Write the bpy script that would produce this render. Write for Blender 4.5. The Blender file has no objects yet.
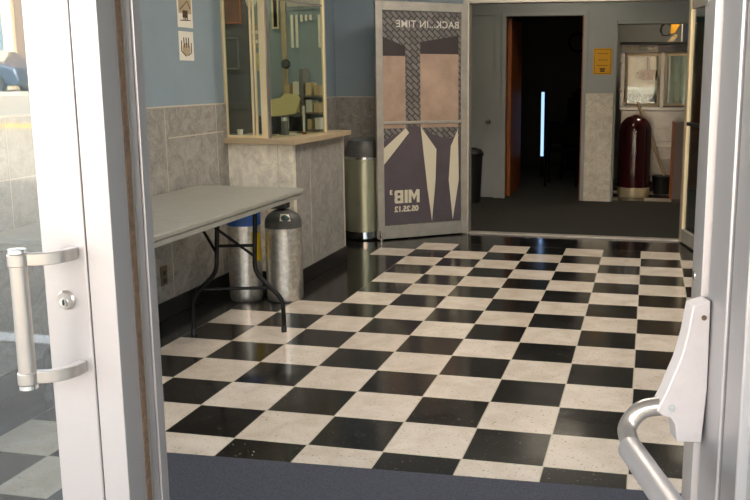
import bpy, math, random
from mathutils import Vector, Matrix
random.seed(7)
PI = math.pi
SC = bpy.context.scene
COL = SC.collection

# ------------------------------------------------------------------ camera
def setup_camera():
    yaw, pitch, roll = -.213, -.179, .001
    f = Vector((math.sin(yaw)*math.cos(pitch), math.cos(yaw)*math.cos(pitch), math.sin(pitch)))
    r = Vector((math.cos(yaw), -math.sin(yaw), 0)); u = r.cross(f)
    r2 = math.cos(roll)*r+math.sin(roll)*u; u2 = -math.sin(roll)*r+math.cos(roll)*u
    cd = bpy.data.cameras.new('camera'); co = bpy.data.objects.new('camera', cd); COL.objects.link(co)
    m = Matrix((r2, u2, -f)).transposed().to_4x4(); m.translation = (.028, -3.054, 1.400)
    co.matrix_world = m
    cd.sensor_width = 36; cd.lens = 890*36/750
    cd.shift_x = (375-455.7)/750; cd.shift_y = (238.6-250)/750
    cd.clip_start = .02; cd.clip_end = 300
    SC.camera = co
setup_camera()

# ------------------------------------------------------------------ world, sun, exposure
W = bpy.data.worlds.new('world'); SC.world = W; W.use_nodes = True
nt = W.node_tree; nt.nodes.clear()
sky = nt.nodes.new('ShaderNodeTexSky'); sky.sky_type = 'NISHITA'; sky.sun_disc = False
sky.sun_elevation = math.radians(38); sky.sun_rotation = math.radians(20); sky.dust_density = 3.0; sky.air_density = 1.0
bgn = nt.nodes.new('ShaderNodeBackground'); bgn.inputs[1].default_value = .42
wo = nt.nodes.new('ShaderNodeOutputWorld')
hsv = nt.nodes.new('ShaderNodeHueSaturation'); hsv.inputs['Saturation'].default_value = .55
tint = nt.nodes.new('ShaderNodeMix'); tint.data_type = 'RGBA'; tint.blend_type = 'MULTIPLY'; tint.inputs['Factor'].default_value = 1; tint.inputs['B'].default_value = (1.08, 1.0, .89, 1)
nt.links.new(sky.outputs[0], hsv.inputs['Color']); nt.links.new(hsv.outputs[0], tint.inputs['A']); nt.links.new(tint.outputs['Result'], bgn.inputs[0]); nt.links.new(bgn.outputs[0], wo.inputs[0])
sd = bpy.data.lights.new('sun', 'SUN'); sd.energy = 3.5; sd.angle = .009; sd.color = (1, .93, .82)
so = bpy.data.objects.new('sun', sd); COL.objects.link(so)
so.rotation_euler = Vector((-.25, -.79, -.61)).to_track_quat('-Z', 'Y').to_euler()
SC.view_settings.view_transform = 'Standard'; SC.view_settings.look = 'None'
SC.view_settings.exposure = 3.25; SC.view_settings.gamma = 1; SC.view_settings.use_curve_mapping = False

# ------------------------------------------------------------------ materials
def lin(c):
    return tuple((x/12.92 if x <= .04045 else ((x+.055)/1.055)**2.4) for x in [v/255 for v in c])+(1,)
def mat(name, col, rough=.6, metal=0., spec=.5, bump=0., bscale=60, mott=0., mscale=6, col2=None, emit=None, coat=0., stretch=None):
    m = bpy.data.materials.new(name); m.use_nodes = True
    n = m.node_tree.nodes; l = m.node_tree.links; b = n['Principled BSDF']
    b.inputs['Base Color'].default_value = lin(col); b.inputs['Roughness'].default_value = rough
    b.inputs['Metallic'].default_value = metal; b.inputs['Specular IOR Level'].default_value = spec
    b.inputs['Coat Weight'].default_value = coat
    tc = n.new('ShaderNodeTexCoord'); mp = n.new('ShaderNodeMapping'); l.new(tc.outputs['Object'], mp.inputs[0])
    if stretch: mp.inputs['Scale'].default_value = stretch
    if mott > 0 or col2:
        t = n.new('ShaderNodeTexNoise'); t.inputs['Scale'].default_value = mscale; t.inputs['Detail'].default_value = 6; t.inputs['Roughness'].default_value = .65
        l.new(mp.outputs[0], t.inputs['Vector'])
        r = n.new('ShaderNodeValToRGB'); r.color_ramp.elements[0].position = .3; r.color_ramp.elements[1].position = .7
        c2 = col2 or tuple(max(0, v*(1-mott)) for v in col)
        r.color_ramp.elements[0].color = lin(c2); r.color_ramp.elements[1].color = lin(col)
        l.new(t.outputs[0], r.inputs[0]); l.new(r.outputs[0], b.inputs['Base Color'])
    if bump > 0:
        t2 = n.new('ShaderNodeTexNoise'); t2.inputs['Scale'].default_value = bscale; t2.inputs['Detail'].default_value = 3
        l.new(mp.outputs[0], t2.inputs['Vector'])
        bp = n.new('ShaderNodeBump'); bp.inputs['Strength'].default_value = bump; bp.inputs['Distance'].default_value = .01
        l.new(t2.outputs[0], bp.inputs['Height']); l.new(bp.outputs[0], b.inputs['Normal'])
    if emit:
        b.inputs['Emission Color'].default_value = lin(emit[0]); b.inputs['Emission Strength'].default_value = emit[1]
    return m
def glass_mat(name, tint=(235, 243, 240), refl=1.0, rough=0.0):
    m = bpy.data.materials.new(name); m.use_nodes = True
    n = m.node_tree.nodes; l = m.node_tree.links; n.clear()
    o = n.new('ShaderNodeOutputMaterial'); mx = n.new('ShaderNodeMixShader'); tr = n.new('ShaderNodeBsdfTransparent')
    gl = n.new('ShaderNodeBsdfGlossy'); gl.inputs['Roughness'].default_value = rough
    fr = n.new('ShaderNodeFresnel'); fr.inputs['IOR'].default_value = 1.5
    mu = n.new('ShaderNodeMath'); mu.operation = 'MULTIPLY'; mu.inputs[1].default_value = refl; mu.use_clamp = True
    tr.inputs[0].default_value = lin(tint)
    ge = n.new('ShaderNodeNewGeometry'); mr = n.new('ShaderNodeMapRange'); mr.inputs['To Min'].default_value = 1.5; mr.inputs['To Max'].default_value = 1/1.5
    l.new(ge.outputs['Backfacing'], mr.inputs['Value']); l.new(mr.outputs[0], fr.inputs['IOR'])
    l.new(fr.outputs[0], mu.inputs[0]); l.new(mu.outputs[0], mx.inputs[0]); l.new(tr.outputs[0], mx.inputs[1]); l.new(gl.outputs[0], mx.inputs[2]); l.new(mx.outputs[0], o.inputs[0])
    return m
def marble_mat(name, dark, light, vein, rough=.32):
    m = bpy.data.materials.new(name); m.use_nodes = True
    n = m.node_tree.nodes; l = m.node_tree.links; b = n['Principled BSDF']
    tc = n.new('ShaderNodeTexCoord')
    t = n.new('ShaderNodeTexNoise'); t.inputs['Scale'].default_value = 9; t.inputs['Detail'].default_value = 9; t.inputs['Roughness'].default_value = .72; t.inputs['Distortion'].default_value = 1.3
    l.new(tc.outputs['Object'], t.inputs['Vector'])
    r = n.new('ShaderNodeValToRGB'); r.color_ramp.elements[0].position = .34; r.color_ramp.elements[1].position = .66
    r.color_ramp.elements[0].color = lin(dark); r.color_ramp.elements[1].color = lin(light)
    l.new(t.outputs[0], r.inputs[0])
    t2 = n.new('ShaderNodeTexNoise'); t2.inputs['Scale'].default_value = 26; t2.inputs['Detail'].default_value = 5; t2.inputs['Distortion'].default_value = 2.2
    l.new(tc.outputs['Object'], t2.inputs['Vector'])
    r2 = n.new('ShaderNodeValToRGB'); e = r2.color_ramp.elements; e[0].position = .475; e[0].color = (0, 0, 0, 1); e[1].position = .5; e[1].color = (1, 1, 1, 1)
    x = r2.color_ramp.elements.new(.525); x.color = (0, 0, 0, 1)
    l.new(t2.outputs[0], r2.inputs[0])
    mx = n.new('ShaderNodeMix'); mx.data_type = 'RGBA'; mx.inputs['B'].default_value = lin(vein)
    mu = n.new('ShaderNodeMath'); mu.operation = 'MULTIPLY'; mu.inputs[1].default_value = .55
    l.new(r2.outputs[0], mu.inputs[0]); l.new(mu.outputs[0], mx.inputs['Factor']); l.new(r.outputs[0], mx.inputs['A']); l.new(mx.outputs['Result'], b.inputs['Base Color'])
    b.inputs['Roughness'].default_value = rough
    return m
def tile_mat(name, base, fleck, base2, dens, lo=.10, grout=(190, 182, 162)):
    # glossy vinyl composition tile with flecks, soft wear and a fine grout line at every foot
    m = bpy.data.materials.new(name); m.use_nodes = True
    n = m.node_tree.nodes; l = m.node_tree.links; b = n['Principled BSDF']
    tc = n.new('ShaderNodeTexCoord')
    def noise(s, d=4, dist=0):
        t = n.new('ShaderNodeTexNoise'); t.inputs['Scale'].default_value = s; t.inputs['Detail'].default_value = d; t.inputs['Distortion'].default_value = dist
        l.new(tc.outputs['Object'], t.inputs['Vector']); return t
    def ramp(src, p0, p1, c0, c1):
        r = n.new('ShaderNodeValToRGB'); r.color_ramp.elements[0].position = p0; r.color_ramp.elements[1].position = p1
        r.color_ramp.elements[0].color = c0; r.color_ramp.elements[1].color = c1; l.new(src, r.inputs[0]); return r
    def mix(fac, a, bb):
        x = n.new('ShaderNodeMix'); x.data_type = 'RGBA'; l.new(fac, x.inputs['Factor'])
        for s, v in (('A', a), ('B', bb)):
            if isinstance(v, tuple): x.inputs[s].default_value = v
            else: l.new(v, x.inputs[s])
        return x.outputs['Result']
    base_c = ramp(noise(7, 6, .6).outputs[0], .35, .65, lin(base2), lin(base)).outputs[0]
    fl = ramp(noise(95, 2, .6).outputs[0], dens, dens+.06, (0, 0, 0, 1), (.75, .75, .75, 1))
    c = mix(fl.outputs[0], base_c, lin(fleck))
    # tile to tile tone
    sep = n.new('ShaderNodeVectorMath'); sep.operation = 'SCALE'; sep.inputs['Scale'].default_value = 1/.3048
    l.new(tc.outputs['Object'], sep.inputs[0])
    fo = n.new('ShaderNodeVectorMath'); fo.operation = 'FLOOR'; ad = n.new('ShaderNodeVectorMath'); ad.operation = 'ADD'; ad.inputs[1].default_value = (0, 0, .5); l.new(sep.outputs[0], ad.inputs[0])
    l.new(ad.outputs[0], fo.inputs[0])
    wn = n.new('ShaderNodeTexWhiteNoise'); l.new(fo.outputs[0], wn.inputs['Vector'])
    tone = ramp(wn.outputs['Value'], 0, 1, (.86, .85, .83, 1), (1, 1, 1, 1))
    mu = n.new('ShaderNodeMix'); mu.data_type = 'RGBA'; mu.blend_type = 'MULTIPLY'; mu.inputs['Factor'].default_value = 1
    l.new(c, mu.inputs['A']); l.new(tone.outputs[0], mu.inputs['B'])
    # grout
    fr = n.new('ShaderNodeVectorMath'); fr.operation = 'FRACTION'; l.new(sep.outputs[0], fr.inputs[0])
    sx = n.new('ShaderNodeSeparateXYZ'); l.new(fr.outputs[0], sx.inputs[0])
    outs = []
    for ax in (0, 1):
        a = n.new('ShaderNodeMath'); a.operation = 'SUBTRACT'; l.new(sx.outputs[ax], a.inputs[0]); a.inputs[1].default_value = .5
        q = n.new('ShaderNodeMath'); q.operation = 'ABSOLUTE'; l.new(a.outputs[0], q.inputs[0])
        g = n.new('ShaderNodeMath'); g.operation = 'GREATER_THAN'; g.inputs[1].default_value = .4905; l.new(q.outputs[0], g.inputs[0]); outs.append(g)
    mm = n.new('ShaderNodeMath'); mm.operation = 'MAXIMUM'; l.new(outs[0].outputs[0], mm.inputs[0]); l.new(outs[1].outputs[0], mm.inputs[1])
    half = n.new('ShaderNodeMath'); half.operation = 'MULTIPLY'; half.inputs[1].default_value = .8; l.new(mm.outputs[0], half.inputs[0])
    col = mix(half.outputs[0], mu.outputs['Result'], lin(grout))
    l.new(col, b.inputs['Base Color'])
    rr = ramp(noise(3.2, 5, .5).outputs[0], .3, .75, (lo, lo, lo, 1), (lo+.11, lo+.11, lo+.11, 1))
    l.new(rr.outputs[0], b.inputs['Roughness']); b.inputs['Specular IOR Level'].default_value = .5
    bp = n.new('ShaderNodeBump'); bp.inputs['Strength'].default_value = .05; bp.inputs['Distance'].default_value = .02
    l.new(noise(5.5, 2).outputs[0], bp.inputs['Height']); l.new(bp.outputs[0], b.inputs['Normal'])
    return m
M = {}
M['alum'] = mat('anodised_aluminium', (164, 161, 160), rough=.40, metal=.7, bump=.04, bscale=300)
M['alum_bright'] = mat('bright_aluminium', (166, 162, 156), rough=.28, metal=.8)
M['alum_worn'] = mat('worn_aluminium', (196, 190, 178), rough=.42, metal=.5, mott=.12, mscale=9)
M['frame_white'] = mat('pale_painted_metal', (164, 158, 154), rough=.45, mott=.06, mscale=20)
M['brass_pale'] = mat('pale_gold_anodised', (240, 224, 186), rough=.35, metal=.55)
M['weather'] = mat('brown_pile_strip', (104, 82, 62), rough=.95, bump=.6, bscale=500, mott=.4, mscale=90)
M['chrome'] = mat('chrome', (225, 225, 222), rough=.12, metal=1)
M['steel'] = mat('brushed_steel', (158, 157, 150), rough=.30, metal=.9, mott=.12, mscale=14)
M['steel_can'] = mat('green_grey_steel', (176, 178, 152), rough=.30, metal=.75, mott=.06, mscale=8)
M['tank'] = mat('scuffed_bare_cylinder', (226, 222, 212), rough=.30, metal=.85, mott=.2, mscale=40, col2=(178, 174, 164))
M['blue_paint'] = mat('blue_tank_paint', (48, 100, 184), rough=.4, mott=.15, mscale=20)
M['grey_paint'] = mat('grey_tank_paint', (84, 84, 80), rough=.5, mott=.3, mscale=12)
M['yellow'] = mat('yellow_label', (224, 190, 30), rough=.6)
M['paper'] = mat('paper_white', (226, 222, 208), rough=.8)
M['sign_yellow'] = mat('yellow_card', (236, 176, 30), rough=.6, mott=.06, mscale=8)
M['ink'] = mat('dark_ink', (72, 48, 20), rough=.7)
M['wall_blue'] = mat('blue_grey_wall_paint', (138, 154, 163), rough=.55, mott=.04, mscale=4, bump=.05, bscale=120)
M['wall_grey'] = mat('grey_wall_paint', (168, 172, 170), rough=.55, mott=.05, mscale=3)
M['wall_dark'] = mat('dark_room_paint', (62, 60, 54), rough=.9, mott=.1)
M['ceiling'] = mat('ceiling_paint', (200, 198, 190), rough=.85)
M['black'] = mat('black_rubber', (20, 20, 20), rough=.5)
M['black_metal'] = mat('black_enamelled_steel', (8, 8, 8), rough=.5, metal=.0, spec=.25)
M['black_gloss'] = mat('black_gloss', (10, 10, 11), rough=.15)
M['base'] = mat('black_cove_base', (22, 21, 20), rough=.35)
M['marble'] = marble_mat('grey_marble', (116, 113, 107), (164, 160, 152), (196, 192, 182))
M['marble_lit'] = marble_mat('lit_marble', (196, 188, 170), (242, 234, 214), (246, 242, 228), .38)  # marble copy for the lit faces, brightness of the light put into its colour
M['joint'] = mat('pale_joint', (196, 186, 170), rough=.7)
M['ledge'] = mat('tan_ledge', (176, 158, 128), rough=.4, mott=.08, mscale=10)
M['table'] = mat('grey_speckled_plastic', (156, 154, 144), rough=.42, mott=.07, mscale=18, bump=.1, bscale=400)
M['wood'] = mat('orange_varnished_wood', (172, 96, 40), rough=.35, mott=.3, mscale=5, stretch=(12, 12, 1), coat=.2)
M['wood_pale'] = mat('pale_wood', (202, 178, 132), rough=.5, mott=.12, mscale=6)
M['mat'] = mat('blue_grey_entrance_carpet', (84, 86, 98), rough=.95, bump=.8, bscale=420, mott=.35, mscale=120)
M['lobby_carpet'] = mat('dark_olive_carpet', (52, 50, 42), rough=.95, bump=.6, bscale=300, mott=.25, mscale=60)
M['maroon'] = mat('maroon_enamel', (58, 10, 14), rough=.16, coat=.5)
M['laminate'] = mat('grey_brown_laminate', (120, 104, 94), rough=.45)
M['grey_plastic'] = mat('grey_plastic', (120, 118, 112), rough=.5)
M['tile_black'] = tile_mat('black_floor_tile', (34, 32, 30), (190, 182, 168), (26, 25, 24), .685)
M['tile_border'] = tile_mat('black_border_tile', (32, 30, 28), (96, 90, 80), (25, 24, 23), .72, .08, (44, 42, 39))
M['tile_white'] = tile_mat('cream_floor_tile', (220, 208, 194), (120, 102, 82), (204, 190, 174), .64, .13)
M['glass'] = glass_mat('clear_glass')
M['glass_booth'] = glass_mat('booth_glass', (240, 246, 242), 1.3)
M['glass_store'] = glass_mat('storefront_glass', (232, 238, 240), 2.6)
M['pavement'] = mat('concrete_pavement', (146, 142, 134), rough=.85, mott=.15, mscale=3)
M['asphalt'] = mat('asphalt', (140, 134, 122), rough=.9, mott=.2, mscale=4, stretch=(.3, 1.6, 1))
M['road_yellow'] = mat('yellow_road_paint', (226, 176, 50), rough=.8)
M['road_white'] = mat('white_kerb_paint', (225, 225, 220), rough=.8)
M['facade'] = mat('tan_facade', (176, 158, 130), rough=.85, mott=.1, mscale=2)
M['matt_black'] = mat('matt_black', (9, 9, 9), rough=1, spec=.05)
M['brick'] = mat('brown_brick', (112, 94, 80), rough=.9, mott=.3, mscale=9)
M['shop_glass'] = mat('dark_shop_glass', (92, 112, 124), rough=.08, metal=.2)
M['car_blue'] = mat('blue_car_paint', (42, 60, 82), rough=.25, metal=.3, coat=1)
M['panel_glow'] = mat('panel_glow', (255, 240, 215), emit=((255, 243, 230), 2.1))
M['tyre'] = mat('tyre', (26, 26, 26), rough=.9)

# ------------------------------------------------------------------ mesh builder
ORI = {}
class MB:
    def __init__(s): s.v = []; s.f = []; s.mi = []
    def _add(s, vs, fs, mi=0):
        o = len(s.v); s.v += [Vector(p) for p in vs]
        s.f += [[o+i for i in f] for f in fs]; s.mi += [mi]*len(fs); return s
    def box(s, a, b, mi=0, rz=0, piv=None):
        x0, y0, z0 = [min(a[i], b[i]) for i in range(3)]; x1, y1, z1 = [max(a[i], b[i]) for i in range(3)]
        vs = [Vector(p) for p in ((x0, y0, z0), (x1, y0, z0), (x1, y1, z0), (x0, y1, z0), (x0, y0, z1), (x1, y0, z1), (x1, y1, z1), (x0, y1, z1))]
        if rz:
            pv = Vector(piv or ((x0+x1)/2, (y0+y1)/2, 0)); R = Matrix.Rotation(rz, 3, 'Z'); vs = [R@(p-pv)+pv for p in vs]
        return s._add(vs, [(0, 3, 2, 1), (4, 5, 6, 7), (0, 1, 5, 4), (1, 2, 6, 5), (2, 3, 7, 6), (3, 0, 4, 7)], mi)
    def fbox(s, F, u0, u1, z0, z1, n0, n1, mi=0):
        # box in a vertical frame F = (origin, along, normal)
        P, d, n = F
        q = lambda u, z, w: P+d*u+n*w+Vector((0, 0, z))
        vs = [q(u0, z0, n0), q(u1, z0, n0), q(u1, z0, n1), q(u0, z0, n1), q(u0, z1, n0), q(u1, z1, n0), q(u1, z1, n1), q(u0, z1, n1)]
        return s._add(vs, [(0, 3, 2, 1), (4, 5, 6, 7), (0, 1, 5, 4), (1, 2, 6, 5), (2, 3, 7, 6), (3, 0, 4, 7)], mi)
    def prism(s, pts, ext, mi=0):
        n = len(pts); e = Vector(ext); a = [Vector(p) for p in pts]; b = [p+e for p in a]
        fs = [list(range(n))[::-1], [n+i for i in range(n)]]+[(i, (i+1) % n, n+(i+1) % n, n+i) for i in range(n)]
        return s._add(a+b, fs, mi)
    def lathe(s, prof, c=(0, 0, 0), n=32, ax='Z', mi=0, cap=True):
        c = Vector(c); vs = []; m = len(prof)
        for r, h in prof:
            for k in range(n):
                t = 2*PI*k/n
                p = Vector((r*math.cos(t), r*math.sin(t), h))
                if ax == 'X': p = Vector((h, r*math.cos(t), r*math.sin(t)))
                if ax == 'Y': p = Vector((r*math.cos(t), h, r*math.sin(t)))
                vs.append(c+p)
        fs = []
        for j in range(m-1):
            for k in range(n): fs.append((j*n+k, j*n+(k+1) % n, (j+1)*n+(k+1) % n, (j+1)*n+k))
        if cap: fs.append(list(range(n))[::-1]); fs.append([(m-1)*n+k for k in range(n)])
        return s._add(vs, fs, mi)
    def tube(s, pts, r, n=12, mi=0, flat=None, cap=True):
        # sweep a circle (or a flat bar flat=(half width, half height)) along points
        P = [Vector(p) for p in pts]; m = len(P); vs = []
        up = Vector((0, 0, 1)); rs = r if isinstance(r, (list, tuple)) else [r]*m
        prev = None
        for i in range(m):
            t = (P[min(i+1, m-1)]-P[max(i-1, 0)]).normalized()
            if prev is None:
                a = up if abs(t.dot(up)) < .95 else Vector((1, 0, 0)); x = t.cross(a).normalized()
            else: x = (prev-t*prev.dot(t)).normalized()
            prev = x; y = t.cross(x)
            sc = 1.0
            if 0 < i < m-1:
                c = (P[i]-P[i-1]).normalized().dot((P[i+1]-P[i]).normalized()); sc = min(1.4, 1/max(.3, math.sqrt((1+c)/2)))
            if flat:
                for (sx, sy) in ((1, 1), (-1, 1), (-1, -1), (1, -1)): vs.append(P[i]+x*flat[0]*sx+y*flat[1]*sy)
            else:
                for k in range(n): vs.append(P[i]+x*rs[i]*math.cos(2*PI*k/n)+y*rs[i]*math.sin(2*PI*k/n))
        q = 4 if flat else n; fs = []
        for j in range(m-1):
            for k in range(q): fs.append((j*q+k, j*q+(k+1) % q, (j+1)*q+(k+1) % q, (j+1)*q+k))
        if cap: fs.append(list(range(q))[::-1]); fs.append([(m-1)*q+k for k in range(q)])
        return s._add(vs, fs, mi)
    def ball(s, c, r, n=20, m=12, mi=0):
        rr = r if isinstance(r, (list, tuple)) else (r, r, r); c = Vector(c); vs = []
        for j in range(1, m):
            a = PI*j/m
            for k in range(n):
                t = 2*PI*k/n; vs.append(c+Vector((rr[0]*math.sin(a)*math.cos(t), rr[1]*math.sin(a)*math.sin(t), -rr[2]*math.cos(a))))
        o = len(vs); vs += [c-Vector((0, 0, rr[2])), c+Vector((0, 0, rr[2]))]; fs = []
        for j in range(m-2):
            for k in range(n): fs.append((j*n+k, j*n+(k+1) % n, (j+1)*n+(k+1) % n, (j+1)*n+k))
        for k in range(n):
            fs.append((o, (k+1) % n, k)); fs.append((o+1, (m-2)*n+k, (m-2)*n+(k+1) % n))
        return s._add(vs, fs, mi)
    def build(s, name, mats, parent=None, bev=0, label=None, seg=2):
        off = Vector((0, 0, 0)); q = parent
        if parent is not None: off = ORI.get(parent, Vector((0, 0, 0)))
        elif bev is not None and False: pass
        me = bpy.data.meshes.new(name); me.from_pydata([p-off for p in s.v], [], s.f)
        ms = mats if isinstance(mats, (list, tuple)) else [mats]
        for m_ in ms: me.materials.append(M[m_] if isinstance(m_, str) else m_)
        for p_, i in zip(me.polygons, s.mi): p_.material_index = i; p_.use_smooth = True
        me.set_sharp_from_angle(angle=math.radians(35))
        o = bpy.data.objects.new(name, me); COL.objects.link(o); ORI[o] = off
        if parent is not None: o.parent = parent
        if bev:
            b = o.modifiers.new('bevel', 'BEVEL'); b.width = bev; b.segments = seg; b.limit_method = 'ANGLE'; b.angle_limit = math.radians(35); b.harden_normals = False
        if label: o['label'] = label
        return o
def fillet(pts, r, k=5):
    P = [Vector(p) for p in pts]; out = [P[0]]
    for i in range(1, len(P)-1):
        a = (P[i-1]-P[i]); b = (P[i+1]-P[i]); q = min(r, a.length*.45, b.length*.45)
        A = P[i]+a.normalized()*q; B = P[i]+b.normalized()*q
        for j in range(k+1):
            t = j/k; out.append((1-t)**2*A+2*t*(1-t)*P[i]+t*t*B)
    out.append(P[-1]); return out
def frame(P, Q, flip=1):
    P = Vector(P); d = (Vector(Q)-P); d.z = 0; d.normalize(); return (P, d, Vector((d.y, -d.x, 0))*flip)
def thing(name, loc, label, cat, group=None):
    o = bpy.data.objects.new(name, None); COL.objects.link(o); o.location = loc; o.empty_display_size = .1
    ORI[o] = Vector(loc); return tag(o, label, cat, group)
def tag(o, label, cat, group=None, kind=None):
    o['label'] = label; o['category'] = cat
    if group: o['group'] = group
    if kind: o['kind'] = kind
    return o
def struct(mb, name, mats, bev=0, label=None, cat=None):
    o = mb.build(name, mats, None, bev); o['kind'] = 'structure'
    o['label'] = label or name.replace('_', ' '); o['category'] = cat or name.split('_')[0]
    return o
def sthing(name, loc, label, cat):
    o = thing(name, loc, label, cat); o['kind'] = 'structure'; return o
def text_mesh(txt, size, mtx, depth=.001, bold=0.0, spacing=1.0, sx=1.0):
    cu = bpy.data.curves.new('lettering', 'FONT'); cu.body = txt; cu.size = size; cu.extrude = depth; cu.offset = bold
    cu.align_x = 'CENTER'; cu.align_y = 'CENTER'; cu.space_character = spacing
    o = bpy.data.objects.new('lettering', cu); COL.objects.link(o)
    dg = bpy.context.evaluated_depsgraph_get(); dg.update()
    me = bpy.data.meshes.new_from_object(o.evaluated_get(dg)); bpy.data.objects.remove(o); bpy.data.curves.remove(cu)
    me.transform(mtx@Matrix.Diagonal((sx, 1, 1, 1))); return me
def put_text(parent, txt, size, mtx, m, name='lettering', **k):
    me = text_mesh(txt, size, mtx, **k); me.name = name
    off = ORI[parent]; me.transform(Matrix.Translation(-off)); me.materials.clear(); me.materials.append(M[m])
    o = bpy.data.objects.new(name, me); COL.objects.link(o); o.parent = parent; ORI[o] = off; return o
def mtx_of(origin, xa, ya):
    xa = Vector(xa).normalized(); ya = Vector(ya).normalized(); za = xa.cross(ya)
    m = Matrix((xa, ya, za)).transposed().to_4x4(); m.translation = Vector(origin); return m

T = .3048
YD = -1.72            # front plane of the entrance frames
XL, XR = -2.72, 1.28  # vestibule side walls
YV = 4.82             # inner vestibule door line
YB = 7.25             # lobby back wall
H1 = 2.95

# ================================================================== FLOORS
fl = MB()
def border(c, r):
    if r >= 14: return True
    if c < (-8 if r < 7 else (-6 if r < 12 else -7)): return True
    if c >= 3: return True
    return False
for r in range(-6, 17):
    for c in range(-10, 6):
        x0, x1 = max(c*T, -2.9), min((c+1)*T, 1.4); y0, y1 = max(r*T, YD), min((r+1)*T, YV+.03)
        if x1 <= x0 or y1 <= y0: continue
        white = ((c+r) % 2 == 1) and not border(c, r)
        fl._add([(x0, y0, 0), (x1, y0, 0), (x1, y1, 0), (x0, y1, 0)], [(0, 1, 2, 3)], 2 if border(c, r) else (1 if white else 0))
struct(fl, 'floor', ['tile_black', 'tile_white', 'tile_border'], label='black and cream chequered vestibule floor', cat='floor')
fl2 = MB(); fl2.box((-3.2, YV+.03, -.05), (1.4, YB+.1, .0))
struct(fl2, 'floor_lobby', 'lobby_carpet', label='dark carpeted floor of the inner lobby', cat='floor')
fl3 = MB()
for r in range(0, 8):
    for c in range(-2, 7):
        x0 = c*T; y0 = YB+.1+r*T
        if x0 < -.62: continue
        fl3._add([(x0, y0, 0), (x0+T, y0, 0), (x0+T, y0+T, 0), (x0, y0+T, 0)], [(0, 1, 2, 3)], (c+r) % 2)
struct(fl3, 'floor_concession', ['tile_white', 'tile_black'], label='chequered floor of the concession room', cat='floor')
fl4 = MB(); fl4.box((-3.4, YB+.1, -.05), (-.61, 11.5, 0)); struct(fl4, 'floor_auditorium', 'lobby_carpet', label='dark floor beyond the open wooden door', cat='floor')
g = MB(); g.box((-40, -4.34, -.1), (30, YD, -.001)); struct(g, 'floor_pavement', 'pavement', label='concrete pavement outside the entrance', cat='pavement')
g = MB(); g.box((-40, -4.5, -.14), (30, -4.34, -.004)); g.box((-40, -4.375, -.01), (30, -4.34, .003)); struct(g, 'trim_kerb', 'road_white', label='pale kerb along the pavement', cat='kerb')
g = MB()
g._add([(-60, -10.9, -.02), (40, -10.9, -.02), (40, -4.5, -.08), (-60, -4.5, -.08)], [(0, 1, 2, 3)])
g._add([(-60, -26.0, .80), (40, -26.0, .80), (40, -10.9, -.02), (-60, -10.9, -.02)], [(0, 1, 2, 3)])
struct(g, 'floor_street', 'asphalt', label='asphalt street rising away from the entrance', cat='street')
g = MB()
for y in (-17.35, -17.75):
    z = -.02+(-10.9-y)*.0543+.006; g._add([(-60, y-.08, z+.005), (40, y-.08, z+.005), (40, y+.08, z-.003), (-60, y+.08, z-.003)], [(0, 1, 2, 3)])
struct(g, 'trim_road_lines', 'road_yellow', label='double yellow line painted along the street', cat='road marking')
g = MB(); g.box((-60, -30, .6), (40, -26.0, .93)); struct(g, 'floor_far_pavement', 'pavement', label='pavement across the street', cat='pavement')

# ================================================================== WALLS / SHELL
def wall_two_tone(name, F, u0, u1, th, top, joints, wz=1.23, label=None, rough_marble='marble', paint='wall_blue'):
    m = MB(); m.fbox(F, u0, u1, 0, wz, -th, 0, 0); m.fbox(F, u0, u1, wz, top, -th, -.012, 1)
    for u in joints: m.fbox(F, u-.003, u+.003, .1, wz, 0, .0012, 2)
    m.fbox(F, u0, u1, wz-.004, wz+.004, -.012, .003, 2)
    return struct(m, name, [rough_marble, paint, 'joint'], label=label, cat='wall')
FL = frame((XL, YD+.12, 0), (XL, 5, 0), 1)      # normal +x
wall_two_tone('wall_left', FL, 0, 2.45-YD-.12, .15, H1, [.35, 1.15, 1.95, 2.6, 3.27, 3.9], label='blue painted left wall above grey marble panels')
j = MB(); j.box((XL-.001, 1.70, 1.045), (XL+.0015, 2.40, 1.053)); j.box((XL-.001, .0, .952), (XL+.0015, 1.14, .958)); struct(j, 'trim_marble_joint', 'joint', label='horizontal joint in the left marble panels', cat='joint')
wall_two_tone('wall_left_far', frame((XL, 3.46, 0), (XL, 5, 0), 1), 0, 4.62-3.46, .15, H1, [.5], label='blue side wall between ticket booth and corner')
FB = frame((XL-.15, 4.62, 0), (0, 4.62, 0), 1)     # facing -y
wall_two_tone('wall_back_left', FB, 0, .80, .26, H1, [.55], label='blue wall behind the open poster door')
b = MB(); b.fbox(FL, 0, 2.45-YD-.12, 0, .105, .0012, .012); struct(b, 'baseboard_left', 'base', .003, 'black baseboard along the left marble wall', 'baseboard')
b = MB(); b.box((XL+.002, 3.47, 0), (XL+.014, 4.60, .105)); b.box((XL+.014, 4.604, 0), (-2.075, 4.618, .105)); struct(b, 'baseboard_corner', 'base', .003, 'black baseboard round the far left corner', 'baseboard')
w = MB(); w.box((XR, YD+.12, 0), (XR+.15, YV+.1, H1)); struct(w, 'wall_right', 'wall_blue', label='right vestibule wall', cat='wall')
w = MB(); w.box((-2.07, YV-.03, 0), (-1.60, YV+.06, 1.23), 0); w.box((-2.07, YV-.02, 1.23), (-1.60, YV+.06, H1), 1)
struct(w, 'wall_back_strip', ['marble', 'wall_blue'], label='narrow wall strip beside the hinges of the poster door', cat='wall')
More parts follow.
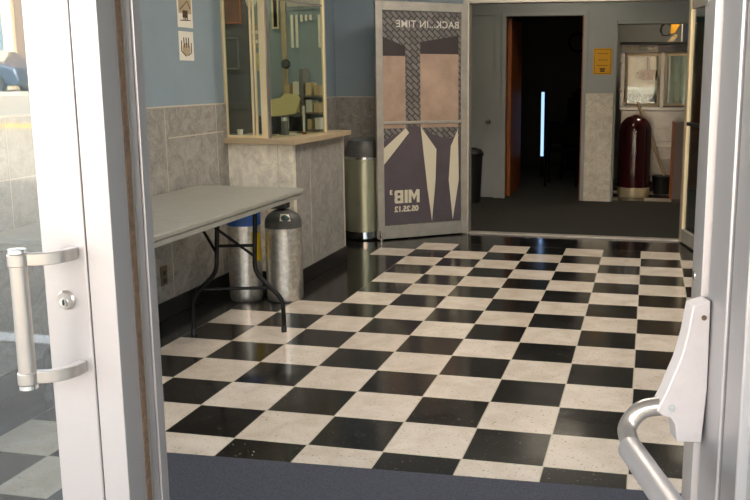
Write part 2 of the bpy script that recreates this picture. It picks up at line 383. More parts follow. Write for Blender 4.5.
# inner vestibule opening: posts, header, side wall
w = MB(); w.box((.37, YV-.03, .12), (XR, YV+.05, .95), 0); w.box((.37, YV-.03, 2.13), (XR, YV+.05, H1), 0); w.box((.37, YV-.03, 0), (XR, YV+.05, .12), 1)
struct(w, 'wall_inner_right', ['marble', 'base'], label='low marble wall right of the inner doors', cat='wall')
w = MB(); w.box((.37, YV, .95), (XR, YV+.012, 2.13)); struct(w, 'window_inner', 'glass', label='inner sidelight glass right of the open doors', cat='window')
w = MB(); w.box((-1.56, YV-.04, 2.13), (.37, YV+.06, H1)); struct(w, 'wall_over_doors', 'wall_grey', label='wall above the inner doors', cat='wall')
t = MB(); t.box((-1.60, YV-.05, 0), (-1.545, YV+.07, 2.13)); t.box((.315, YV-.05, 0), (.37, YV+.07, 2.13)); t.box((-1.545, YV-.05, 2.035), (.315, YV+.07, 2.13)); t.box((-1.545, YV-.04, 0), (.315, YV+.05, .014))
struct(t, 'trim_inner_frame', 'alum_worn', .003, 'aluminium frame of the inner double doors', 'door frame')
# lobby
w = MB()
y0, y1 = YB, YB+.12
for a, bb, z0, z1 in ((-3.2, -2.55, 0, 2.7), (-1.745, -1.65, 0, 2.7), (-.70, -.37, 0, 2.7), (.95, 1.4, 0, 2.7), (-2.55, -1.745, 2.1, 2.7), (-1.65, -.70, 2.11, 2.7), (-.37, .95, 2.02, 2.7)):
    w.box((a, y0, z0), (bb, y1, z1))
struct(w, 'wall_lobby_back', 'wall_grey', label='grey back wall of the lobby', cat='wall')
w = MB(); w.box((-.69, YB-.035, .0), (-.385, YB-.001, 1.225)); struct(w, 'trim_pillar_marble', 'marble_lit', .004, 'marble panel coloured as brightly lit between the two lobby openings', 'marble panel')
w = MB(); w.box((-3.3, YV+.1, 0), (-3.2, YB, 2.7)); struct(w, 'wall_lobby_left', 'wall_grey', label='left lobby wall', cat='wall')
w = MB(); w.box((1.4, YV+.1, 0), (1.5, YB, 2.7)); struct(w, 'wall_lobby_right', 'wall_grey', label='right lobby wall', cat='wall')
w = MB(); w.box((-3.2, YV+.06, 0), (-1.61, YV+.16, 2.7)); struct(w, 'wall_lobby_front', 'wall_grey', label='lobby side of the poster wall', cat='wall')
c = MB(); c.box((XL-.15, YD+.12, H1), (XR+.15, YV+.16, H1+.1)); struct(c, 'ceiling', 'ceiling', label='vestibule ceiling', cat='ceiling')
c = MB(); c.box((-3.3, YV+.16, 2.7), (1.5, YB+.12, 2.8)); struct(c, 'ceiling_lobby', 'wall_grey', label='lobby ceiling', cat='ceiling')
# casings of openings in the lobby back wall
def casing(name, x0, x1, zt, label, m='wall_grey'):
    t = MB(); w_ = .05
    for a in (x0-w_, x1): t.box((a, YB-.018, 0), (a+w_, YB-.001, zt+w_))
    t.box((x0, YB-.018, zt), (x1, YB-.001, zt+w_)); return struct(t, name, m, .003, label, 'door frame')
casing('trim_wood_door', -1.61, -.742+.01, 2.085, 'grey casing round the open wooden door')
tt = MB()
tt.box((-1.65, YB+.0, 0), (-1.615, YB+.12, 2.11)); tt.box((-.745, YB-.01, 0), (-.70, YB+.13, 2.11)); tt.box((-1.615, YB, 2.085), (-.745, YB+.12, 2.11))
struct(tt, 'trim_wood_lining', 'wood', .003, 'varnished wooden lining of the dark doorway', 'door frame')
tt = MB(); tt.box((-.385, YB-.02, 0), (-.36, YB+.12, 2.0)); tt.box((-.36, YB-.02, 1.985), (.95, YB+.12, 2.02)); struct(tt, 'trim_concession', 'wall_grey', .003, 'grey casing of the concession opening', 'door frame')
# grey closed door left of the dark doorway
d = MB(); d.box((-2.55, YB+.015, .005), (-1.745, YB+.06, 2.1)); do = struct(d, 'door_1', 'wall_grey', .003, 'grey closed door beside the dark wooden doorway', 'door')
k = MB(); k.lathe([(.012, 0), (.012, -.03), (.027, -.04), (.03, -.055), (.02, -.068)], (-1.815, YB+.015, .89), 20, 'Y'); k.lathe([(.032, 0), (.03, -.006)], (-1.815, YB+.015, .89), 20, 'Y'); k.build('door_knob', 'chrome', do)
# open wooden door leaf and auditorium
d = MB(); d.box((-1.612, YB+.13, .01), (-1.567, YB+.98, 2.07)); struct(d, 'door_2', 'wood', .004, 'varnished orange wooden door standing open into the dark', 'door')
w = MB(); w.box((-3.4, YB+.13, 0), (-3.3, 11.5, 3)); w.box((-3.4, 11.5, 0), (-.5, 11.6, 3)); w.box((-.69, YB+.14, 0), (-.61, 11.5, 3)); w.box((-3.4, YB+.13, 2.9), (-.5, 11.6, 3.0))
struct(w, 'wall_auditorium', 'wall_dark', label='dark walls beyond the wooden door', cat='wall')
w = MB(); w.box((-.61, 9.6, 0), (1.9, 9.7, 2.7)); w.box((1.5, YB+.12, 0), (1.6, 9.6, 2.7)); w.box((-.61, YB+.12, 2.6), (1.6, 9.6, 2.7)); struct(w, 'wall_concession', 'wall_grey', label='grey walls of the concession room', cat='wall')

# facade block (exterior), with opening for the glazed entrance
FX0, FX1, FZ = -2.87, 1.43, 2.62
w = MB(); w.box((-40, YD, 0), (FX0, YD+.12, 7.2)); w.box((FX1, YD, 0), (30, YD+.12, 7.2)); w.box((FX0, YD, FZ), (FX1, YD+.12, 7.2))
struct(w, 'wall_front', 'facade', label='building front around the glazed entrance', cat='wall')
w = MB(); w.box((-12, YD+.12, 3.1), (12, 13, 3.25)); struct(w, 'ceiling_roof', 'asphalt', label='flat roof slab', cat='roof')

m_ = MB(); m_.box((-5.0, YD-3.0, 3.15), (3.6, YD-.002, 3.75)); struct(m_, 'ceiling_marquee', 'facade', .01, 'added flat canopy over the entrance', 'canopy')  # unseen canopy, added to keep sky light off the door frames
for yy_, nm_ in ((.9, 'front'), (3.1, 'back')):  # unseen fill panels, added to brighten the vestibule
    t = thing('fill_light', (-.7, yy_, H1), nm_+' added fill light panel under the vestibule ceiling', 'light')
    q = MB(); q.box((-1.35, yy_-.33, H1-.05), (-.05, yy_+.33, H1-.001)); q.build('fill_housing', 'frame_white', t, .004)
    q = MB(); q.box((-1.31, yy_-.29, H1-.058), (-.09, yy_+.29, H1-.0505)); q.build('fill_diffuser', 'panel_glow', t)
# ================================================================== ENTRANCE FRAMES
def post(name, x0, x1, y1, label, extra=None):
    m = MB(); m.box((x0, YD, 0), (x1, y1, FZ-.08)); return struct(m, name, 'alum', .002, label, 'door frame')
# mullion left of the open doorway
ml = MB(); ml.box((-.912+.003, YD, 0), (-.8595, YD+.042, FZ-.08)); ml.box((-.905, YD+.0421, 0), (-.861, YD+.125, FZ-.08)); ml.box((-.8605, YD+.100, 0), (-.8555, YD+.125, FZ-.08))
mo = struct(ml, 'trim_mullion', 'alum', .0015, 'aluminium mullion between closed leaf and open doorway', 'door frame')
ws = MB(); ws.box((-.8609, YD+.056, .01), (-.8585, YD+.070, FZ-.1)); ws.build('weather_strip', 'weather', mo, label='worn brown weather strip')
sp = MB(); sp.box((-.8609, YD+.071, .01), (-.8560, YD+.075, FZ-.1)); sp.build('metal_bead', 'alum_bright', mo)
# right jamb with screws
jr = MB(); jr.box((.112, YD+.004, 0), (.19, YD+.26, FZ-.08)); jo = struct(jr, 'trim_jamb_right', 'alum', .0015, 'aluminium right jamb of the open doorway with screw heads', 'door frame')
for (yy, zz) in ((-1.55, 1.52), (-1.55, 1.075), (-1.55, .635)):
    s_ = MB(); s_.lathe([(.009, .001), (.009, -.002), (.005, -.0045)], (.112, yy, zz), 16, 'X'); s_.build('screw', 'chrome', jo)
# transom bar and side posts
hd = MB(); hd.box((FX0, YD, FZ-.08), (FX1, YD+.12, FZ)); hd.box((FX0, YD, 0), (FX0+.07, YD+.12, FZ-.08)); hd.box((FX1-.07, YD, 0), (FX1, YD+.12, FZ-.08)); hd.box((-1.80, YD, 0), (-1.74, YD+.12, FZ-.08)); hd.box((.19, YD, 0), (.25, YD+.12, FZ-.08))
struct(hd, 'trim_storefront', 'alum', .002, 'aluminium storefront frame posts and head', 'window frame')
sl = MB(); sl.box((-2.80, YD+.055, .1), (-1.80, YD+.063, FZ-.08)); struct(sl, 'window_1', 'glass_store', label='fixed storefront glass left of the closed leaf', cat='window')
sl = MB(); sl.box((.25, YD+.055, .1), (1.36, YD+.063, FZ-.08)); struct(sl, 'window_2', 'glass_store', label='fixed storefront glass behind the open leaf', cat='window')
sb = MB(); sb.box((-2.80, YD+.02, 0), (-1.80, YD+.1, .1)); sb.box((.25, YD+.02, 0), (1.36, YD+.1, .1)); struct(sb, 'trim_sills', 'alum', .002, 'low sills of the storefront', 'sill')

# closed left leaf -----------------------------------------------------------
L = sthing('door_3', (-1.735, YD, 0), 'closed glass entrance leaf with aluminium stiles and pull handle', 'door')
m = MB(); m.box((-.999, YD+.001, .005), (-.9125, YD+.045, 2.5)); m.box((-1.735, YD+.001, .005), (-1.665, YD+.045, 2.5)); m.build('stile', 'alum', L, .003)
m = MB(); m.box((-1.665, YD+.001, .005), (-.999, YD+.045, .20)); m.box((-1.665, YD+.001, 2.41), (-.999, YD+.045, 2.5)); m.build('rail', 'alum', L, .003)
m = MB(); m.box((-.9121, YD+.004, .01), (-.9095, YD+.04, 2.5)); m.build('rubber_seam', 'black', L)
m = MB(); m.box((-1.665, YD+.02, .20), (-.999, YD+.027, 2.41)); m.build('glass_pane', 'glass_store', L)
# pull handle
hx, hy = -.987, -1.795
h = MB(); h.tube([(hx, hy, .886), (hx, hy, 1.114)], .0142, 24); hp = h.build('pull_handle', 'alum_bright', L, .002, label='round aluminium pull bar')
for z in (.898, 1.102):
    q = MB(); q.tube(fillet([(-.934, YD, z), (-.934, -1.752, z), (-.952, -1.780, z), (hx-.012, hy, z)], .03, 6), 1, flat=(.0075, .0105)); q.lathe([(.0165, -.0105), (.0165, .0105)], (hx, hy, z), 28); q.build('handle_bracket', 'alum_bright', hp, .0015)
for z in (.882, 1.1175):
    q = MB(); q.lathe([(.0150, -.004), (.0150, .003), (.008, .0045)] if z > 1 else [(.008, -.0045), (.0150, -.003), (.0150, .004)], (hx, hy, z), 24); q.build('handle_cap', 'chrome', hp)
# lock cylinder
q = MB(); q.lathe([(.0175, 0), (.0175, -.003), (.0145, -.006), (.0145, -.0075)], (-.9565, YD+.001, 1.017), 32, 'Y'); lc = q.build('lock_cylinder', 'alum_bright', L, label='round lock cylinder')
q = MB(); q.lathe([(.0082, 0), (.0082, -.002)], (-.9575, YD-.0062, 1.014), 24, 'Y'); q.build('lock_plug', 'chrome', lc)
q = MB(); q.box((-.9585, YD-.0096, 1.009), (-.9563, YD-.0082, 1.019)); q.build('keyhole', 'black', lc)

# open right leaf, swung outwards --------------------------------------------
th = math.radians(17.5)
HP = Vector((.122, YD-.004, 0)); dr = Vector((math.sin(th), -math.cos(th), 0)); nn = Vector((-math.cos(th), -math.sin(th), 0))
F = (HP, dr, nn)
R = sthing('door_4', tuple(HP), 'glass entrance leaf swung open outwards with push bar', 'door')
m = MB(); m.fbox(F, 0, .070, .005, 2.5, -.045, 0); m.fbox(F, .074, .128, .005, 2.5, -.040, -.004); m.build('stile', 'alum', R, .003)
m = MB(); m.fbox(F, .80, .88, .005, 2.5, -.045, 0); m.build('stile', 'alum', R, .003)
m = MB(); m.fbox(F, .128, .80, .005, .20, -.045, 0); m.fbox(F, .128, .80, 2.41, 2.5, -.045, 0); m.build('rail', 'alum', R, .003)
m = MB(); m.fbox(F, .0702, .0738, .02, 2.48, -.03, -.008); m.build('glazing_gasket', 'black', R)
m = MB(); m.fbox(F, .128, .80, .20, 2.41, -.026, -.019); m.build('glass_pane', 'glass_store', R)
# push bar: profile plates, elbows, tube
prof = [(.0287, 1.0735), (.003, 1.0805), (.001, .9424), (.006, .8607), (.0438, .8640), (.0473, .8906), (.0547, .9019), (.0680, .9060), (.0763, .9125), (.0700, .9270), (.0620, .9444), (.0538, .9666), (.0460, .9860), (.0405, 1.0055), (.0350, 1.030), (.0320, 1.052)]
pb = None
def PT(s, d, z): return HP+dr*s+nn*d+Vector((0, 0, z))
for (s0, nm) in ((.020, 'hinge'), (.87, 'latch')):
    m = MB(); pts = [PT(s0, a, z) for a, z in prof]; m.prism(pts, -dr*.033)
    br = m.build('bar_bracket', 'frame_white', R, .002, label='pale cast bracket of the push bar')
    sg = 1 if nm == 'hinge' else -1; s1 = s0-.016
    q = MB(); q.tube(fillet([PT(s1, .058, .916), PT(s1, .098, .912), PT(s1+.004*sg, .120, .885), PT(s1+.05*sg, .123, .868)], .035, 8), .0140, 20)
    q.build('bar_elbow', 'alum_bright', br, 0, label='polished curved elbow')
    q = MB(); c0 = PT(s0, .055, .918); q.tube([c0-dr*.002, c0+dr*.003], .0055, 16); q.build('screw', 'chrome', br)
    q = MB(); c0 = PT(s0, .012, 1.055); q.tube([c0-dr*.002, c0+dr*.0012], .004, 12); q.build('screw', 'weather', br)
m = MB(); m.tube([PT(.045, .123, .868), PT(.81, .123, .868)], .0182, 28); m.build('push_bar', 'alum', R, .002, label='round grey push bar')

# ================================================================== ENTRANCE MAT
m = MB()
m.prism([(-1.90, -.205, .001), (-1.90, -1.6, .001), (.75, -1.6, .001), (.75, -.112, .001)], (0, 0, .009))
tag(m.build('entrance_mat', 'mat', None, .002), 'blue grey carpet mat lying inside the doorway', 'mat')

# ================================================================== FOLDING TABLE
tb = thing('folding_table', (-2.33, 1.06, 0), 'grey plastic folding table with black steel legs against the left wall', 'table')
tx0, tx1, ty0, ty1 = XL+.016, -1.995, .105, 2.00
def rrect(x0, x1, y0, y1, r, z, k=6):
    out = []
    for cx, cy, a0 in ((x1-r, y0+r, -PI/2), (x1-r, y1-r, 0), (x0+r, y1-r, PI/2), (x0+r, y0+r, PI)):
        for i in range(k+1):
            a = a0+PI/2*i/k; out.append((cx+r*math.cos(a), cy+r*math.sin(a), z))
    return out
m = MB(); m.prism(rrect(tx0, tx1, ty0, ty1, .05, .715), (0, 0, .026)); m.build('tabletop', 'table', tb, .006, seg=3)
m = MB(); m.prism(rrect(tx0+.006, tx1-.006, ty0+.006, ty1-.006, .046, .686), (0, 0, .0285)); m.build('edge_lip', 'table', tb, .004)
for (yA, yB_, far) in ((1.28, 1.44, 1), (.22, .13, 0)):
    s_ = 0 if far else -.13
    A = fillet([(-2.23+s_, yA+.03, .69), (-2.235+s_, yA, .360), (-2.385+s_, yA, .215), (-2.388+s_, yA, .012)], .05)
    B = fillet([(-2.085+s_, yB_+.03, .69), (-2.088+s_, yB_, .335), (-1.925+s_, yB_, .185), (-1.925+s_, yB_, .012)], .05)
    for P_ in (A, B):
        q = MB(); q.tube(P_, .0125, 14); lg = q.build('leg', 'black_metal', tb)
        e = P_[-1]; q = MB(); q.lathe([(.015, 0), (.016, .02), (.0135, .035)], (e.x, e.y, 0), 16); q.build('foot_cap', 'black', lg)
    q = MB(); q.tube([(-2.235+s_, yA, .505), (-2.088+s_, yB_, .485)], .009, 10); q.build('crossbar', 'black_metal', tb)
    q = MB(); q.tube([(-2.33+s_, yA+.0, .258), (-2.005+s_, yB_, .250)], .009, 10); q.build('crossbar', 'black_metal', tb)
    q = MB(); q.tube([(-2.232+s_, yA, .605), (-2.088+s_, yB_, .425)], .008, 10); q.build('brace', 'black_metal', tb)
    q = MB(); q.tube([(-2.43+s_, yA+.10, .69), (-2.235+s_, yA, .475)], .008, 10); q.build('brace', 'black_metal', tb)

# ================================================================== GAS CYLINDERS
def cylinder(loc, r, shoulder, label, kind):
    x, y, _ = loc; t = thing('gas_cylinder', loc, label, 'gas cylinder', None)
    q = MB(); q.lathe([(r*.90, 0), (r*.97, .008), (r, .03), (r, shoulder)], (x, y, 0), 40); bd = q.build('cylinder_body', 'tank', t, label='scuffed bare metal body')
    q = MB(); hh = [(r+.0005, shoulder-(.07 if kind else .03)), (r+.0005, shoulder+.001)]
    for k in range(1, 9):
        a = PI/2*k/9; hh.append((r*math.cos(a), shoulder+.085*math.sin(a)))
    hh += [(.024, shoulder+.086), (.024, shoulder+.11)]
    q.lathe(hh, (x, y, 0), 40); q.build('cylinder_shoulder', 'blue_paint' if kind else 'grey_paint', t, label='blue painted shoulder' if kind else 'dark grey shoulder')
    z = shoulder+.10
    if kind == 0:
        q = MB(); q.box((x-.075, y-.05, z-.012), (x+.035, y+.04, z+.055)); q.lathe([(.022, 0), (.022, .06)], (x+.03, y-.01, z-.005), 16); vv = q.build('valve_guard', 'black', t, .008, label='black valve guard')
        q = MB(); q.lathe([(.02, -.01), (.022, .0), (.02, .012)], (x-.02, y-.0, z+.067), 16); q.build('valve_knob', 'black', vv)
    else:
        q = MB(); q.lathe([(.018, 0), (.018, .03), (.028, .034), (.028, .05)], (x, y, z), 20); q.build('valve', 'chrome', t)
    return t, bd
def wrap(x, y, r, a0, a1, z0, z1, tilt=0, n=8):
    m = MB(); vs = []
    for i in range(n+1):
        a = a0+(a1-a0)*i/n
        for rr in (r+.0008, r+.002):
            for z in (z0, z1): vs.append((x+rr*math.cos(a), y+rr*math.sin(a), z+tilt*i/n))
    fs = []
    for i in range(n):
        o = i*4; p = o+4
        fs += [(o+2, p+2, p+3, o+3), (o, o+1, p+1, p), (o+1, o+3, p+3, p+1), (o, p, p+2, o+2)]
    fs += [(0, 2, 3, 1), (n*4, n*4+1, n*4+3, n*4+2)]
    m._add(vs, fs); return m
t1, _ = cylinder((-2.46, 2.10, 0), .104, .555, 'bare metal gas cylinder with a blue shoulder and yellow label', 1)
wrap(-2.46, 2.10, .104, -.70, .10, .27, .45, -.02).build('hazard_label', 'yellow', t1, label='yellow hazard label')
wrap(-2.46, 2.10, .105, -1.5, -1.1, .575, .60).build('paper_label', 'paper', t1, label='small white label')
t2, _ = cylinder((-2.215, 2.15, 0), .115, .500, 'bare metal gas cylinder with a dark grey shoulder and black valve guard', 0)
q = MB()
cx, cy = -2.215, 2.15
def shoulder_pt(a, el, off=.003): return (cx+(.115*math.cos(el)+off)*math.cos(a), cy+(.115*math.cos(el)+off)*math.sin(a), .500+.085*math.sin(el)+off)
q._add([shoulder_pt(-1.35, .25), shoulder_pt(-.75, .20), shoulder_pt(-.75, .75), shoulder_pt(-1.35, .80)], [(0, 1, 2, 3)]); pl = q.build('paper_label', 'paper', t2, label='white diamond label')
sm_ = pl.modifiers.new('thick', 'SOLIDIFY'); sm_.thickness = .001
q = MB(); q._add([shoulder_pt(-1.05, .30, .005), shoulder_pt(-.90, .5, .005), shoulder_pt(-1.05, .70, .005), shoulder_pt(-1.2, .5, .005)], [(0, 1, 2, 3)]); q2 = q.build('diamond_mark', mat('green_mark', (28, 92, 74)), t2, label='dark green diamond'); q2.modifiers.new('thick', 'SOLIDIFY').thickness = .0008

# ================================================================== WALL PAPERS, OUTLET
def wall_sheet(y0, y1, z0, z1, label, kind):
    t = thing('paper_notice', (XL-.011, (y0+y1)/2, z0), label, 'notice')
    X = XL-.0105
    q = MB(); q.box((X-.0005, y0, z0), (X+.0015, y1, z1)); q.build('sheet', 'paper', t)
    X += .0018; cy_ = (y0+y1)/2; cz = (z0+z1)/2; h_ = (z1-z0); w_ = y1-y0
    d = MB(); e = MB()
    if kind:   # line drawing of a bent figure of strokes over a dark block
        e.box((X, y0+.015, z0+.4*h_), (X+.0006, y1-.015, z1-.01))
        d.tube([(X, y0+.03, cz+.0), (X, cy_+.03, cz+.055), (X, y1-.03, cz+.01)], .003, 6); d.box((X, cy_-.03, cz-.045), (X+.001, cy_+.03, cz-.002)); d.tube([(X, y0+.03, z0+.04), (X, y1-.03, z0+.045)], .003, 6)
        for k in range(3): d.box((X, cy_-.02+.02*k, cz-.06), (X+.001, cy_-.012+.02*k, cz-.04))
    else:
        e.ball((X, cy_, cz-.02), (.0012, .05, .04), 16, 8)
        for k in range(3): d.tube([(X, cy_-.028+.026*k, cz-.01), (X, cy_-.03+.028*k, cz+.05)], .0035, 6)
        d.tube([(X, y0+.03, cz+.03), (X, y0+.025, cz-.03), (X, cy_-.01, cz-.06)], .003, 6); d.tube([(X, y1-.03, cz+.02), (X, y1-.03, cz-.04), (X, cy_+.02, cz-.055)], .003, 6)
    e.build('tan_drawing', 'ledge', t); d.build('dark_drawing', 'ink', t)
wall_sheet(1.895, 2.075, 1.695, 1.90, 'upper of two small drawings taped to the blue wall left of the booth', 1)
wall_sheet(1.895, 2.070, 1.500, 1.672, 'lower of two small drawings taped to the blue wall left of the booth', 0)
t = thing('wall_outlet', (XL, 1.56, .23), 'brown electrical outlet plate low on the marble wall under the table', 'outlet')
q = MB(); q.box((XL+.0015, 1.522, .20), (XL+.007, 1.592, .315)); q.build('cover_plate', mat('brown_plate', (92, 78, 62), rough=.5), t, .002)
for z in (.228, .272):
    q = MB(); q.box((XL+.0072, 1.540, z-.013), (XL+.009, 1.574, z+.013)); q.build('socket', 'black', t, .001)

# ================================================================== TICKET BOOTH
BX, BY0, BY1 = -2.262, 2.452, 3.45
bt = thing('ticket_booth', (-2.5, 2.9, 0), 'marble fronted ticket booth with a tan ledge and tall glass windows', 'ticket booth')
q = MB(); q.box((-2.87, BY0, 0), (BX-.001, BY0+.05, .965), 0); q.box((BX-.05, BY0+.05, 0), (BX, BY1, .965), 1); q.box((-2.719, BY1-.05, 0), (BX-.05, BY1, .965), 1)
q.box((BX-.107, BY0-.002, .1), (BX-.102, BY0, .965), 2); q.box((BX, BY0+.30, .1), (BX+.0012, BY0+.304, .965), 2); q.box((BX-.012, BY1-.012, .02), (BX+.004, BY1+.003, .965), 2)
q.build('counter_front', ['marble_lit', 'marble', 'joint'], bt)  # front slab uses the lit-toned marble, side slabs the plain one
q = MB(); q.box((-2.702, BY0-.012, 0), (BX+.012, BY0-.0005, .105)); q.box((BX+.001, BY0-.012, 0), (BX+.012, BY1, .105)); q.build('booth_baseboard', 'base', bt, .003)
q = MB(); q.prism([(-2.80, BY0-.05, .966), (BX+.04, BY0-.05, .966), (BX+.05, BY0-.0, .966), (BX+.05, BY1+.05, .966), (BX-.35, BY1+.05, .966), (-2.80, BY0+.5, .966)], (0, 0, .036)); q.build('ledge', 'ledge', bt, .003)
WZ0, WZ1 = 1.002, 2.62
gx = -2.345; gy = 2.475
def bpost(x0, x1, y0, y1, m='brass_pale', z0=WZ0, z1=WZ1, nm='window_post'):
    q = MB(); q.box((x0, y0, z0), (x1, y1, z1)); return q.build(nm, m, bt, .003)
bpost(-2.790, -2.752, gy-.02, gy+.02, 'alum_bright'); bpost(-2.750, -2.722, gy-.015, gy+.015)
bpost(-2.545, -2.532, gy-.010, gy+.012); bpost(-2.522, -2.508, gy-.006, gy+.012)
bpost(gx-.150+.02, gx-.085, gy-.022, gy+.02); bpost(gx-.085, gx-.075, gy-.022, gy+.02, 'alum_bright')
bpost(gx+.03, gx+.052, 3.17, 3.20)
bpost(-2.722, gx-.12, gy-.012, gy+.012, z0=WZ0, z1=WZ0+.018, nm='window_sill'); 
q = MB(); q.box((-2.79, gy-.02, WZ1), (gx+.05, gy+.02, WZ1+.05)); q.box((gx-.08, gy+.02, WZ1), (gx+.05, 3.2, WZ1+.05)); q.build('window_head', 'brass_pale', bt)
q = MB(); q.box((-2.722, gy-.003, WZ0+.018), (gx-.13, gy+.003, WZ1)); q.build('front_glass', 'glass_booth', bt)
Fg = frame((gx-.07, gy+.02, 0), (gx+.04, 3.17, 0), 1)
ulen = (Vector((gx+.04, 3.17, 0))-Vector((gx-.07, gy+.02, 0))).length
q = MB(); q.fbox(Fg, 0, ulen, WZ0, WZ1, -.003, .003); q.build('side_glass', 'glass_booth', bt)
q = MB(); q.fbox(Fg, 0, ulen, 1.90, 1.912, -.006, .006); q.build('glass_joint', 'alum_bright', bt, .001)
# booth shell behind
w = MB(); w.box((-4.3, 3.38, 0), (-2.385, 3.42, H1)); w.box((-4.4, 2.3, 0), (-4.3, 3.42, H1)); w.box((-4.3, 2.3, 0), (-2.875, 2.4, H1))
struct(w, 'wall_booth', 'wall_blue', label='blue inside walls of the ticket booth', cat='wall')
q = MB(); q.box((-4.3, 2.4, -.02), (-2.875, 3.38, 0)); struct(q, 'floor_booth', 'lobby_carpet', label='floor inside the ticket booth', cat='floor')
q = MB(); q.box((-4.3, 2.4, 2.95), (-2.875, 3.42, 3.05)); struct(q, 'ceiling_booth', 'wall_dark', label='ceiling over the ticket booth', cat='ceiling')
YI = 3.38
t = thing('fill_light', (-3.0, 2.85, 2.95), 'small added fill light inside the ticket booth', 'light')  # unseen fill light, added to brighten the booth contents
q = MB(); q.box((-3.15, 2.7, 2.90), (-2.92, 3.1, 2.949)); q.build('glow_body', mat('booth_glow', (255, 230, 190), emit=((255, 230, 190), 5)), t)
def flatbox(name, x0, x1, z0, z1, m, label, cat, dep=.01, y=YI, bev=.001, group=None):
    q = MB(); q.box((x0, y-dep, z0), (x1, y-.0005, z1)); return tag(q.build(name, m, None, bev), label, cat, group)
# pinned things on the back wall of the booth
def framed(x0, x1, z0, z1, mf, mp, label, name='framed_notice', cat='notice', YI=YI):
    t = thing(name, (x0, YI, z0), label, cat)
    f = .012; q = MB(); q.box((x0, YI-.015, z0), (x1, YI-.001, z0+f)); q.box((x0, YI-.015, z1-f), (x1, YI-.001, z1)); q.box((x0, YI-.015, z0+f), (x0+f, YI-.001, z1-f)); q.box((x1-f, YI-.015, z0+f), (x1, YI-.001, z1-f)); q.build('frame', mf, t)
    q = MB(); q.box((x0+f, YI-.008, z0+f), (x1-f, YI-.002, z1-f)); q.build('panel', mp, t); return t
brownp = mat('brown_poster', (112, 72, 44), rough=.7, mott=.3, mscale=9); greyp = mat('grey_board', (92, 92, 88), rough=.6, mott=.2, mscale=6)
flatbox('darkening_sheet', -3.75, -2.96, .97, 2.62, mat('dark_sheet', (84, 80, 72), rough=.7, mott=.2, mscale=3), 'large added dark sheet over the booth wall behind the front window', 'board', dep=.006)  # added sheet, darkens the too bright blue wall behind the front glass
framed(-3.26, -3.02, 1.80, 2.25, 'wood', brownp, 'brown poster high on the booth wall behind the front window', YI=YI-.006)
framed(-3.20, -3.05, 1.46, 1.70, 'steel', greyp, 'small metal framed panel below the brown poster in the booth', YI=YI-.006)
flatbox('wall_board', -3.36, -2.98, 1.16, 1.42, greyp, 'dark grey board low on the booth wall', 'board', y=YI-.0065)
framed(-2.775, -2.72, 1.76, 2.15, 'brass_pale', 'black_gloss', 'narrow gold framed panel on the booth wall')
flatbox('paper_notice', -2.93, -2.84, 1.45, 1.58, mat('cream_paper', (196, 186, 132), rough=.8), 'cream paper pinned on the booth wall', 'notice')
flatbox('paper_notice', -2.88, -2.80, 1.70, 1.84, 'ledge', 'tan paper pinned above the cream sheet in the booth', 'notice')
for k in range(5): flatbox('paper_slip', -2.95+.004*(k % 2), -2.885, 1.62+.035*k, 1.645+.035*k, 'paper' if k % 2 else 'ledge', ['lowest', 'second lowest', 'middle', 'second highest', 'topmost'][k]+' of the stacked paper slips pinned at left in the booth', 'paper slip')
q = MB(); q.ball((-2.93, YI-.03, 2.02), (.05, .028, .12), 20, 12); tag(q.build('hanging_bag', 'paper', None), 'pale rounded hanging bag high on the booth wall', 'bag')
# pale door strip, round clock
flatbox('door_casing', -2.70, -2.665, 1.0, 2.1, 'ledge', 'tan upright casing strip on the booth end wall', 'casing', dep=.02)
t = thing('wall_clock', (-2.672, YI-.02, 1.46), 'small dark round clock on the tan casing strip in the booth', 'clock')
q = MB(); q.lathe([(.034, 0), (.034, -.012), (.03, -.016)], (-2.668, YI-.0205, 1.50), 24, 'Y'); q.build('clock_rim', 'black', t)
q = MB(); q.lathe([(.026, 0), (.026, -.002)], (-2.668, YI-.0368, 1.50), 24, 'Y'); q.build('clock_face', greyp, t)
# pale slats modelled in place of a reflection in the booth side glass
t = thing('glass_reflection', (-2.6, YI, 1.62), 'bright vertical slats standing in for a reflection in the booth glass', 'blind')
q = MB(); q.box((-2.645, YI-.02, 1.92), (-2.36, YI-.001, 1.99)); q.build('reflected_rail', 'frame_white', t)
for k, (x, l_) in enumerate(((-2.625, .24), (-2.588, .24), (-2.548, .05), (-2.512, .045), (-2.476, .04), (-2.41, .24))):
    q = MB(); q.box((x, YI-.014, 1.86-l_), (x+.018, YI-.008, 1.86)); q.build('slat', 'paper', t)
# shelf with cartons
t = thing('booth_shelf', (-2.5, 3.3, 1.0), 'narrow shelf unit on the booth end wall', 'shelf')
for z in (1.02, 1.145, 1.27):
    q = MB(); q.box((-2.655, YI-.16, z-.012), (-2.36, YI-.001, z)); q.build('shelf_board', 'laminate', t)
q = MB(); q.box((-2.52, YI-.14, 1.02), (-2.49, YI-.002, 1.46)); q.build('upright', 'grey_plastic', t)
k = 0
for z in (1.0205, 1.1455, 1.2705):
    for x in (-2.645, -2.575, -2.475, -2.41):
        q = MB(); hh = random.uniform(.07, .105); q.box((x, YI-.13-random.uniform(0, .02), z), (x+random.uniform(.042, .052), YI-.02, z+hh))
        lv = ['bottom', 'middle', 'top'][int(k/4)]; pos = ['far left', 'left of the upright', 'right of the upright', 'far right'][k % 4]
        tag(q.build('carton', 'wood_pale' if k % 3 else 'paper', None, .002), f'pale carton on the {lv} booth shelf, {pos}', 'carton', 'cartons on the booth shelf'); k += 1
